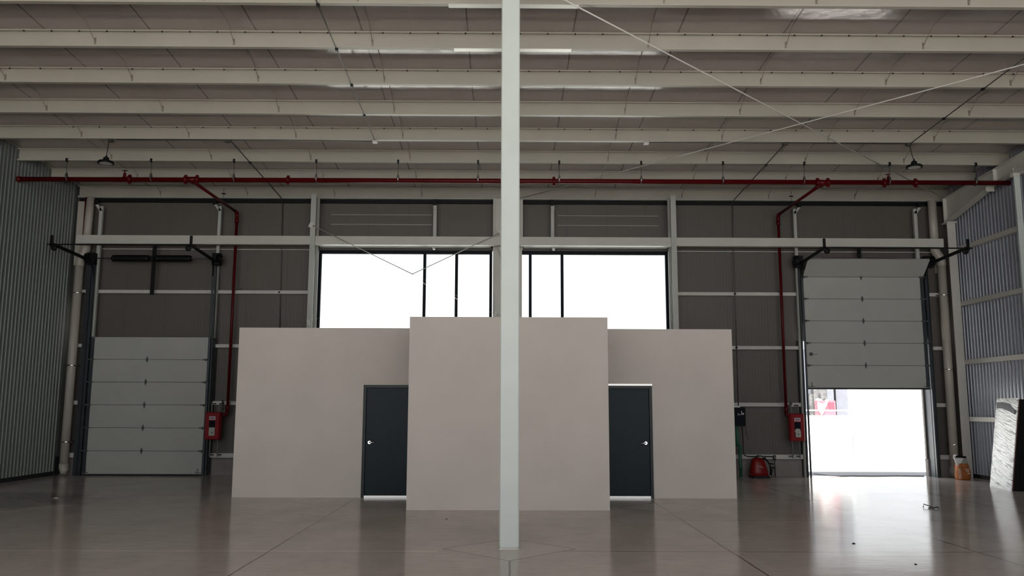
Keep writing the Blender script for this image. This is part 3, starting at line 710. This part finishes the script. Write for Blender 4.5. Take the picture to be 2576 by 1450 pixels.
def hose_cabinet(x0, x1, label, torn):
    y0, y1, z0, z1 = 21.20, 21.37, .89, 1.565
    w = x1-x0
    t = thing('hose_cabinet', label, 'cabinet', ((x0+x1)/2, 21.5, z0), 'red fire hose cabinets')
    MB().box(x0, x1, y0, y1, z0, z1, .02).build('body', REDD, t)
    dx0, dx1 = x0+.03, x1-.02
    d = MB().box(dx0, dx1, y0-.014, y0-.001, z0+.03, z1-.03, .005).build('door', REDD, t)
    cx = x0+w*.5
    lb = MB().box(cx-.075, cx+.075, y0-.018, y0-.0145, z1-.19, z1-.105).build('label_plate', LABELW, d); lb['label'] = 'small white printed label'
    m = MB().box(cx-.06, cx+.06, y0-.0205, y0-.0182, z1-.172, z1-.123)
    m.build('print', LABELD, lb)
    MB().box(cx-.055, cx+.055, y0-.0225, y0-.0207, z1-.158, z1-.154).box(cx-.055, cx+.055, y0-.0225, y0-.0207, z1-.143, z1-.139).build('print_line', LABELW, lb)
    MB().box(cx-.075, cx+.075, y0-.016, y0-.0145, z0+.10, z1-.21).build('window', WINF, d)
    zt = z0+.30
    if torn: pl = [(cx-.055, z0+.10), (cx+.075, z0+.10), (cx+.07, zt-.04), (cx+.05, zt), (cx-.01, zt+.012), (cx-.06, zt-.01), (cx-.075, zt-.06), (cx-.055, zt-.10), (cx-.06, zt-.16)]
    else: pl = [(cx-.07, z0+.10), (cx+.07, z0+.10), (cx+.07, zt), (cx-.07, zt)]
    h = MB().prism(pl, 1, y0-.019, y0-.0165).build('hose_panel', HOSEG, d)
    MB().lathe((cx+.01, y0-.019, z0+.17), [(.016, 0), (.013, -.006)], 10, (0, 1, 0)).build('nozzle', BLACK, h)
    for sx in (x0+.10, x1-.09):
        MB().box(sx-.014, sx+.014, y1+.001, y1+.03, z0-.42, z1+.22).box(sx-.014, sx+.014, y1+.03, 21.64, z0-.40, z0-.37).box(sx-.014, sx+.014, y1+.03, 21.64, z1+.19, z1+.22).build('support_strut', HINGE, t)
hose_cabinet(7.05, 7.42, 'red fire hose cabinet beside the half raised overhead door', True)
hose_cabinet(-7.42, -7.04, 'red fire hose cabinet beside the closed overhead door', False)

# ------------------------------------------------------------------ conduits and lamps
Y3 = 21.7-3*K; Z3 = zpur(Y3)-.018
def jbox(name, x, y, z, label, m=CONDM):
    solo(name, MB().box(x-.055, x+.055, y-.05, y+.05, z-.045, z+.005, .008), m, (x, y, z), label, 'junction box', 'junction boxes under the fourth beam')
def cond(label, pts, clips=(), r=.0105):
    t = thing('conduit', label, 'conduit', pts[0], 'thin electrical conduits under the roof')
    MB().tube(pts, r, 8).build('tube', CONDM, t)
    for p in clips: MB().box(p[0]-.022, p[0]+.022, p[1]-.03, p[1]+.03, p[2]-.022, p[2]+.022).build('clip', BLACK, t)
def run(x, ya, yb, dx=0):
    return [(x, ya, zpur(ya)-.015), (x+dx, yb, zpur(yb)-.015)]
yk = [21.7-K*k for k in range(NP)]
cond('thin dark conduit running to the front left of the column under the purlins', run(-2.8, Y3-.05, 8.0), [(-2.8, yk[k]-.04, zpur(yk[k])-.015) for k in (4, 5, 6, 7)])
cond('thin dark conduit running towards the right edge from the right lamp', run(8.64, Y3-.05, 8.0, .06), [(8.65, yk[k]-.04, zpur(yk[k])-.015) for k in (4, 5, 6)])
cond('thin dark conduit along the purlin between left lamp and box', [(-8.3, Y3-.06, Z3), (-5.9, Y3-.06, Z3+.004), (-2.85, Y3-.06, Z3)])
cond('thin dark conduit along the purlin between box and right lamp', [(3.0, Y3-.06, Z3), (5.97, Y3-.06, Z3+.004), (8.6, Y3-.06, Z3)])
cond('conduit slanting to the far wall and down it, left of the windows', run(-5.88, Y3, 21.6)+[(-5.87, 21.74, 7.02), (-5.84, 21.75, 5.0), (-5.80, 21.75, 3.0)], [(-5.88, yk[2]-.04, zpur(yk[2])-.015), (-5.84, 21.66, 4.62)], .012)
cond('conduit slanting to the far wall and down it, right of the windows', run(5.97, Y3, 21.6)+[(5.96, 21.74, 7.02), (5.91, 21.63, 5.0), (5.90, 21.62, 1.75)], [(5.97, yk[2]-.04, zpur(yk[2])-.015), (5.91, 21.62, 4.62), (5.90, 21.61, 3.23)], .012)
jbox('junction_box', -2.8, Y3-.06, Z3, 'pale junction box at the end of the left conduit, left of the column', RODW)
jbox('junction_box', -5.93, Y3-.06, Z3, 'dark junction box midway between left lamp and pale box')
jbox('junction_box', -8.40, Y3-.06, Z3, 'dark junction box above the left hanging lamp')
jbox('junction_box', 2.98, Y3-.06, Z3, 'pale junction box right of the column at the conduit start', RODW)
jbox('junction_box', 5.95, Y3-.06, Z3, 'dark junction box midway between the column and the right lamp')
jbox('junction_box', 8.60, Y3-.06, Z3, 'dark junction box above the right hanging lamp')
def lamp(x, dx, label):
    y = Y3-.06; z = 6.80
    t = thing('high_bay_lamp', label, 'lamp', (x, y, z), 'round black high bay lamps')
    MB().tube([(x+dx, y, Z3-.02), (x+dx*.4, y, 7.05), (x, y, z+.14)], .007, 8).build('cord', BLACK, t)
    MB().lathe((x, y, z+.06), [(.06, 0), (.06, .05), (.035, .07), (.012, .09)], 18).build('driver', BLACK, t)
    MB().lathe((x, y, z), [(.13, -.012), (.165, -.015), (.165, .02), (.14, .04), (.07, .065)], 28).build('housing', BLACK, t)
    MB().lathe((x, y, z-.012), [(.125, 0), (.127, -.006)], 28).build('lens', LENS, t)
    MB().tube([(x, y, z+.15), (x+.02, y, z+.165), (x, y, z+.18)], .008, 8).build('hook', BLACK, t)
lamp(-8.48, .03, 'black round high bay lamp hanging at the upper left, unlit')
lamp(8.69, -.07, 'black round high bay lamp hanging at the upper right, unlit')

# ------------------------------------------------------------------ cross bracing over the windows
def wall_brace(p0, p1, label, frac, psize=.12):
    t = thing('cross_brace', label, 'rod', p0, 'crossed wires over the windows')
    m = (-2.35, 21.17, 5.01)
    a, b = Vector(p0), Vector(p1)
    q = a+(b-a)*frac
    MB().tube([a, q], .0105, 8).build('rod', RODG, t)
    MB().tube([q, b], .0018, 6).build('glare_thinned_rod', RODG, t)  # lower half of the rod, thinned to imitate window glare
    d = (b-a).normalized(); n = Vector((-d.z, 0, d.x))
    for e, s in ((a, -1), (b, 1)):
        c = e+d*s*.03
        MB().bar(c-n*psize*.6-Vector((0, .0, 0)), c+n*psize*.6, psize*.9 if s < 0 else psize*.5, .012, (0, 1, 0)).build('anchor_plate', RODW, t)
wall_brace((-4.93, 21.14, 6.27), (-.30, 21.17, 4.03), 'bracing wire from the left post down across the left window', .557)
wall_brace((-.16, 21.12, 6.09), (-4.90, 21.13, 3.80), 'bracing wire from behind the column down to the left post foot', .465)
for x, z in ((-2.12, 4.87), (-1.29, 4.48)):
    solo('wire_clip', MB().bar((x-.035, 21.72, z+.03), (x+.045, 21.72, z-.03), .02, .02), RODW, (x, 21.72, z), 'tiny pale clip on the %s mullion of the left window' % ('left' if x < -2 else 'right'), 'clip')

# ------------------------------------------------------------------ electrical corner, right of the office
t = thing('electrical_panel', 'dark electrical breaker panel on the far wall beside the office corner', 'panel', (5.85, 21.5, 1.2))
MB().box(5.62, 6.02, 21.42, 21.62, 1.25, 1.72, .01).build('box', BLACK, t)
MB().box(5.64, 6.0, 21.405, 21.42, 1.27, 1.70).build('cover', WINF, t)
for x, z0, z1 in ((5.83, 1.52, 1.57), (5.87, 1.52, 1.55), (5.915, 1.53, 1.63), (5.945, 1.53, 1.58), (5.965, 1.54, 1.58)): MB().box(x-.009, x+.009, 21.395, 21.405, z0, z1).build('breaker', LABELW, t)
MB().box(5.70, 5.88, 21.40, 21.44, 1.72, 1.735).build('top_plate', ALU, t)
t = thing('conduit', 'dark conduit from breaker panel down and along the lowest girt', 'conduit', (5.97, 21.58, .5))
MB().tube([(5.97, 21.58, 1.25), (5.98, 21.58, .60), (6.0, 21.58, .53), (6.08, 21.58, .495), (6.36, 21.58, .495)], .011, 8).tube([(6.45, 21.58, .50), (6.72, 21.58, .49)], .012, 8).build('tube', BLACK, t)
MB().box(6.34, 6.46, 21.54, 21.62, .46, .54).build('outlet_box', DIMW, t)
solo('hanging_cable', MB().tube([(6.02, 21.5, 1.25), (6.05, 21.5, 1.12), (6.06, 21.5, 1.03), (6.10, 21.5, .92)], .005, 6), BLACK, (6.05, 21.5, 1.0), 'short loose cable dangling from the breaker panel', 'cable')
t = thing('green_pipe', 'green upright pipe below the breaker panel at the office corner', 'pipe', (5.86, 21.45, 0))
MB().tube([(5.86, 21.45, 0), (5.86, 21.45, .80)], .04, 14).build('pipe', GREEN, t)
MB().tube([(5.80, 21.46, .76), (5.81, 21.46, 1.0), (5.79, 21.46, 1.25)], [.05, .045, .03], 12).build('sleeve', GREEN, t)
MB().lathe((5.86, 21.45, .22), [(.045, 0), (.048, .02), (.045, .04)], 14).build('collar', GREEN, t)
t = thing('standpipe', 'dark water standpipe with a tap against the concrete curb', 'pipe', (6.75, 21.6, 0))
MB().tube([(6.76, 21.6, 0), (6.76, 21.6, .50)], .015, 10).build('pipe', CONDM, t)
MB().lathe((6.76, 21.6, .40), [(.025, 0), (.035, .02), (.04, .07), (.035, .12), (.02, .13)], 12).build('fitting', HINGE, t)
MB().box(6.66, 6.76, 21.58, 21.6, .20, .24).build('tap', BLACK, t)

def machine():
    t = thing('portable_machine', 'red rounded portable machine on the floor by the curb', 'machine', (6.2, 21.3, 0))
    mb = MB(); n = 24; rings = [(.0, .20, .15), (.03, .235, .17), (.12, .24, .175), (.22, .215, .165), (.32, .185, .15), (.40, .165, .13), (.45, .14, .11), (.475, .08, .07), (.48, .01, .01)]
    vs = []; fs = []
    for z, a, b in rings:
        for k in range(n):
            q = 2*math.pi*k/n; cx, sy = math.cos(q), math.sin(q)
            vs.append((6.19+a*math.copysign(abs(cx)**.75, cx)-z*.05, 21.28+b*math.copysign(abs(sy)**.75, sy), .03+z))
    for i in range(len(rings)-1):
        for k in range(n): j = (k+1) % n; fs.append((i*n+k, i*n+j, (i+1)*n+j, (i+1)*n+k))
    mb.add(vs, fs, True); mb.build('shell', mat('machine_red', (.20, .004, .004), .35, spec=.3), t)
    MB().box(5.97, 6.42, 21.10, 21.45, 0, .06, .02).build('base', RUBBER, t)
    MB().tube([(6.12, 21.105, .27), (6.14, 21.10, .295), (6.19, 21.10, .30), (6.23, 21.105, .27), (6.245, 21.11, .255)], [.003, .009, .010, .008, .003], 8).build('emblem', LABELW, t)
    MB().tube([(6.10, 21.28, .50), (6.15, 21.28, .55), (6.28, 21.28, .55), (6.34, 21.28, .47)], .015, 8).build('grip', BLACK, t)
    for k in range(4):
        MB().tube([(6.26+.02*k, 21.25, .48), (6.34, 21.22-.02*k, .52-.02*k), (6.43+.01*k, 21.2, .40-.02*k), (6.46+.015*k, 21.2, .22), (6.45+.012*k, 21.2, .02)], .011, 8).build('hose', BLACK, t)
    MB().tube([(6.40, 21.18, .38), (6.50, 21.18, .36), (6.55, 21.18, .35)], [.014, .016, .02], 10).build('nozzle', BLACK, t)
    MB().lathe((6.42, 21.08, .045), [(.02, 0), (.022, .02), (.012, .035)], 12).build('caster', CHROME, t)
    MB().lathe((6.02, 21.3, .09), [(.085, 0), (.09, .03), (.06, .05)], 16, (-1, 0, 0)).build('wheel', RUBBER, t)
    t.location.x += .07; t.scale = (.95, 1, .95)
machine()

# ------------------------------------------------------------------ sack in the right corner
def sack():
    t = thing('sack', 'orange and white printed sack standing at the far right corner', 'sack', (11.08, 20.85, 0))
    def blob(rings, name, m):
        mb = MB(); n = 20; vs = []; fs = []
        for cx, cy, z, a, b in rings:
            for k in range(n):
                q = 2*math.pi*k/n; c, s = math.cos(q), math.sin(q); wv = 1+.05*math.sin(3*q+z*20)
                vs.append((cx+a*wv*math.copysign(abs(c)**.55, c), cy+b*wv*math.copysign(abs(s)**.55, s), z))
        for i in range(len(rings)-1):
            for k in range(n): j = (k+1) % n; fs.append((i*n+k, i*n+j, (i+1)*n+j, (i+1)*n+k))
        fs += [tuple(range(n-1, -1, -1)), tuple((len(rings)-1)*n+k for k in range(n))]
        mb.add(vs, fs, True); return mb.build(name, m, t)
    x, y = 11.08, 20.85
    blob([(x, y, 0, .155, .10), (x, y, .05, .168, .12), (x, y, .2, .16, .12), (x-.005, y, .33, .148, .10), (x-.01, y, .38, .13, .088)], 'body', ORANGE)
    blob([(x-.01, y, .37, .13, .086), (x+.0, y, .42, .115, .06), (x+.02, y, .47, .09, .03), (x+.02, y, .50, .08, .015)], 'clear_top', mat('clear_film', (.38, .36, .32), .25, spec=.8))
    blob([(x-.10, y-.04, .33, .05, .03), (x-.11, y-.04, .42, .075, .04), (x-.10, y-.04, .50, .11, .05), (x-.08, y-.04, .535, .14, .055)], 'open_neck', SACKW)
    MB().prism([(x-.21, .53), (x+.06, .515), (x+.05, .56), (x-.17, .575)], 1, y-.105, y-.05).build('dark_fold', BLACK, t)
    blob([(x-.19, y-.06, .53, .03, .03), (x-.19, y-.06, .58, .035, .03), (x-.17, y-.06, .60, .02, .02)], 'white_fold', SACKW)
    MB().box(x-.165, x-.10, y-.127, y-.118, .03, .27).build('pale_band', mat('sack_pale_print', (.62, .36, .24), .6, namt=.3, nscale=14), t)
    for zz, a, b in ((.24, .0, .10), (.20, .02, .09), (.15, .05, .11)):
        MB().box(x+a, x+b, y-.127, y-.12, zz, zz+.015).build('print_bar', SACKW, t)
sack()

# ------------------------------------------------------------------ film wrapped stack of panels leaning on right wall
def pack():
    t = thing('wrapped_panel_stack', 'silver film wrapped stack of panels leaning on the right wall', 'panel stack', (10.9, 18.5, 0))
    b0, b1 = Vector((10.70, 19.05, 0)), Vector((10.55, 18.0, 0)); H = Vector((.36, .10, 1.93))
    th = Vector((.02, -.004, 0)); u = (b1-b0)
    nx, nz = 10, 20; mb = MB(); vs = []; fs = []
    rnd = random.Random(3)
    for j in range(nz+1):
        for i in range(nx+1):
            e = 0 if i in (0, nx) or j in (0, nz) else 1
            p = b0+u*(i/nx)+H*(j/nz); p.x += -.012*e*rnd.uniform(.2, 1.6)
            vs.append(p)
    for j in range(nz):
        for i in range(nx): a = j*(nx+1)+i; fs.append((a, a+1, a+nx+2, a+nx+1))
    mb.add(vs, fs, True)
    # sides of the wrapped pack
    q = [b0, b1, b1+th, b0+th]
    vs = [v for v in q]+[v+H for v in q]
    mb.add(vs, [(0, 3, 2, 1), (4, 5, 6, 7), (1, 2, 6, 5), (2, 3, 7, 6), (3, 0, 4, 7)])
    mb.build('film_wrapping', WRAP, t)
    f = MB(); a = b0+H*.80+u*.08-Vector((.03, 0, 0)); bb = b0+H*.78+u*.9-Vector((.03, 0, 0))
    pts = [b0+u*x_+H*z_-Vector((.022, 0, 0)) for x_, z_ in ((.06, .955), (.35, .955), (.7, .93), (.95, .86), (.94, .82), (.7, .85), (.35, .885), (.08, .885))]
    f.add(pts+[p+Vector((.008, 0, 0)) for p in pts], [tuple(range(8)), tuple(range(15, 7, -1))]+[(i, (i+1) % 8, 8+(i+1) % 8, 8+i) for i in range(8)])
    f.build('dark_opening', mat('dark_film', (.035, .04, .04), .4), t)['label'] = 'dark gap in the film near the top'
    for k, (off, wd, m) in enumerate(((.022, .012, mat('rust_edge', (.12, .03, .015), .6)), (.036, .11, BLACK), (.150, .11, BLACK))):
        o = Vector((off, -.02, 0)); h2 = H*(.985-.0*k)
        q = [b0+o-Vector((0, .02, 0)), b1+o, b1+o+Vector((wd, 0, 0)), b0+o+Vector((wd, 0, 0))]
        top = [v+h2 for v in q]
        MB().add(q+top, [(3, 2, 1, 0), (4, 5, 6, 7), (0, 1, 5, 4), (1, 2, 6, 5), (2, 3, 7, 6), (3, 0, 4, 7)]).build('panel', m, t)
pack()

# ------------------------------------------------------------------ odds and ends on the floor
solo('floor_cable', MB().tube([(7.78, 21.75, .06), (8.1, 21.85, .02), (8.45, 21.72, .008), (8.75, 21.80, .008), (9.3, 21.76, .008), (9.9, 21.85, .008), (10.6, 21.80, .008)], .008, 8), BLACK, (9, 21.8, 0), 'thin black cable lying across the open doorway threshold', 'cable')
def bit(name, label, x, y, s, m, cat):
    mb = MB(); vs = []; rn = random.Random(int(x*100)); n = 7
    for z, k in ((0, 1), (.3*s, .8), (.42*s, .25)):
        for i in range(n): a = 2*math.pi*i/n; r = s*k*rn.uniform(.6, 1.1); vs.append((x+r*math.cos(a), y+r*.7*math.sin(a), z))
    fs = [tuple(range(n-1, -1, -1)), tuple(range(2*n, 3*n))]+[(j*n+i, j*n+(i+1) % n, (j+1)*n+(i+1) % n, (j+1)*n+i) for j in (0, 1) for i in range(n)]
    mb.add(vs, fs); solo(name, mb, m, (x, y, 0), label, cat)
bit('paper_scrap', 'pale scrap of litter on the dark floor at left', -8.35, 16.2, .055, PIPEW, 'litter')
bit('pebble', 'small dark pebble in the bright floor reflection', 4.42, 11.05, .028, BLACK, 'pebble')
bit('pebble', 'dark pebble nearest the camera in the bright floor reflection', 4.52, 9.62, .022, BLACK, 'pebble')
bit('pebble', 'tiny dark pebble on the floor before the office front', -.9, 13.35, .02, BLACK, 'pebble')
t = thing('twig_scrap', 'curled dark wire scrap on the floor before the right door', 'litter', (7.3, 14.9, 0))
MB().tube([(7.22, 14.95, .01), (7.3, 15.1, .05), (7.38, 14.9, .012), (7.3, 14.75, .012)], .008, 6).build('wire', CONDM, t)
MB().tube([(7.26, 14.85, .012), (7.4, 14.82, .03), (7.46, 14.9, .01)], .012, 6).build('curl', CONDM, t)

# ------------------------------------------------------------------ outside, seen through the half open door
solo('retaining_wall', MB().box(9.0, 13.6, 33.6, 33.9, -.02, 1.42), OUTW, (11, 33.7, 0), 'bright white low retaining wall outside the open doorway', 'wall')
solo('neighbour_building', MB().box(9.0, 14.55, 36.2, 40, -.02, 4.2).box(13.56, 13.9, 35.9, 36.2, -.02, 4.2), OUTG, (12, 38, 0), 'pale blue-grey building outside, behind the red crate', 'building')
solo('rock_cladding', MB().box(13.0, 13.55, 35.9, 36.19, 1.4, 4.2).box(12.85, 13.0, 36.0, 36.19, 1.4, 2.3), RUBBLE, (12.7, 36, 1.4), 'rough dark stone patch on the building outside', 'stonework')
solo('drain_post', MB().box(13.12, 13.18, 33.95, 34.02, -.02, 4), BLACK, (13.25, 34, 0), 'thin dark post outside beside the red crate', 'post')
t = thing('plastic_crate', 'faded red crate outside on the white wall', 'crate', (12.75, 33.75, 1.42))
MB().box(12.29, 13.02, 33.62, 33.66, 1.42, 2.0).box(12.29, 13.02, 33.84, 33.88, 1.42, 2.0).box(12.29, 12.33, 33.66, 33.84, 1.42, 2.0).box(12.98, 13.02, 33.66, 33.84, 1.42, 2.0).box(12.33, 12.98, 33.66, 33.84, 1.42, 1.46).build('shell', OUTRED, t)
MB().box(12.72, 12.96, 33.608, 33.619, 1.66, 1.92).build('recess', mat('dull_red', (.35, .05, .08), .6), t)
mb = MB(); vs = []; fs = []; rn = random.Random(5)
NXC = 10
for j in range(7):
    for i in range(NXC):
        u_ = i/(NXC-1); xx = 12.30+.46*u_ if j < 4 else 12.30+.46*u_*(1-.12*(j-3))
        drop = 0 if j < 3 else (.085+.05*math.sin(u_*3.1))*(j-2)*(1.25-.8*abs(u_-.4))
        vs.append((xx, 33.91-.105*min(j, 3)-.012*(j > 3), 2.035+.05*math.sin(u_*5+j)-drop+rn.uniform(-.012, .012)-(.10 if i == 0 else 0)))
for j in range(6):
    for i in range(NXC-1): a = j*NXC+i; fs.append((a, a+1, a+NXC+1, a+NXC))
mb.add(vs[:], fs, True)
tp = solo('white_cloth', mb, TARP, (12.7, 33.75, 2.0), 'crumpled white cloth lying over the red crate outside', 'cloth')
sm_ = tp.modifiers.new('thick', 'SOLIDIFY'); sm_.thickness = .02
t = thing('railing', 'white railing outside the open doorway', 'railing', (12, 32.8, 0))
MB().tube([(8.5, 32.8, 1.62), (13.75, 32.8, 1.62)], .025, 8).build('rail', OUTW, t)
for x in (9, 10.9, 13.3): MB().tube([(x, 32.8, -.02), (x, 32.8, 1.62)], .018, 8).build('baluster', OUTG if x > 13 else OUTW, t)
mb = MB(); rn = random.Random(9)
for k in range(60):
    c = Vector((13.6+rn.gauss(0, .10), 32.9+rn.gauss(0, .10), 1.33+rn.gauss(0, .10))); a = rn.uniform(0, 6.28)
    d = Vector((math.cos(a), .2, math.sin(a)))*.032; e = Vector((-math.sin(a), .1, math.cos(a)))*.014
    mb.add([c-d, c-e, c+d, c+e], [(0, 1, 2, 3)])
t = thing('shrub', 'small sparse shrub outside beside the railing end', 'plant', (13.75, 32.9, 0))
mb.build('foliage', LEAF, t); MB().tube([(13.6, 32.9, -.02), (13.6, 32.9, 1.3)], .008, 6).build('stem', OUTW, t)

for o in bpy.data.objects:
    if '_org' in o: del o['_org']
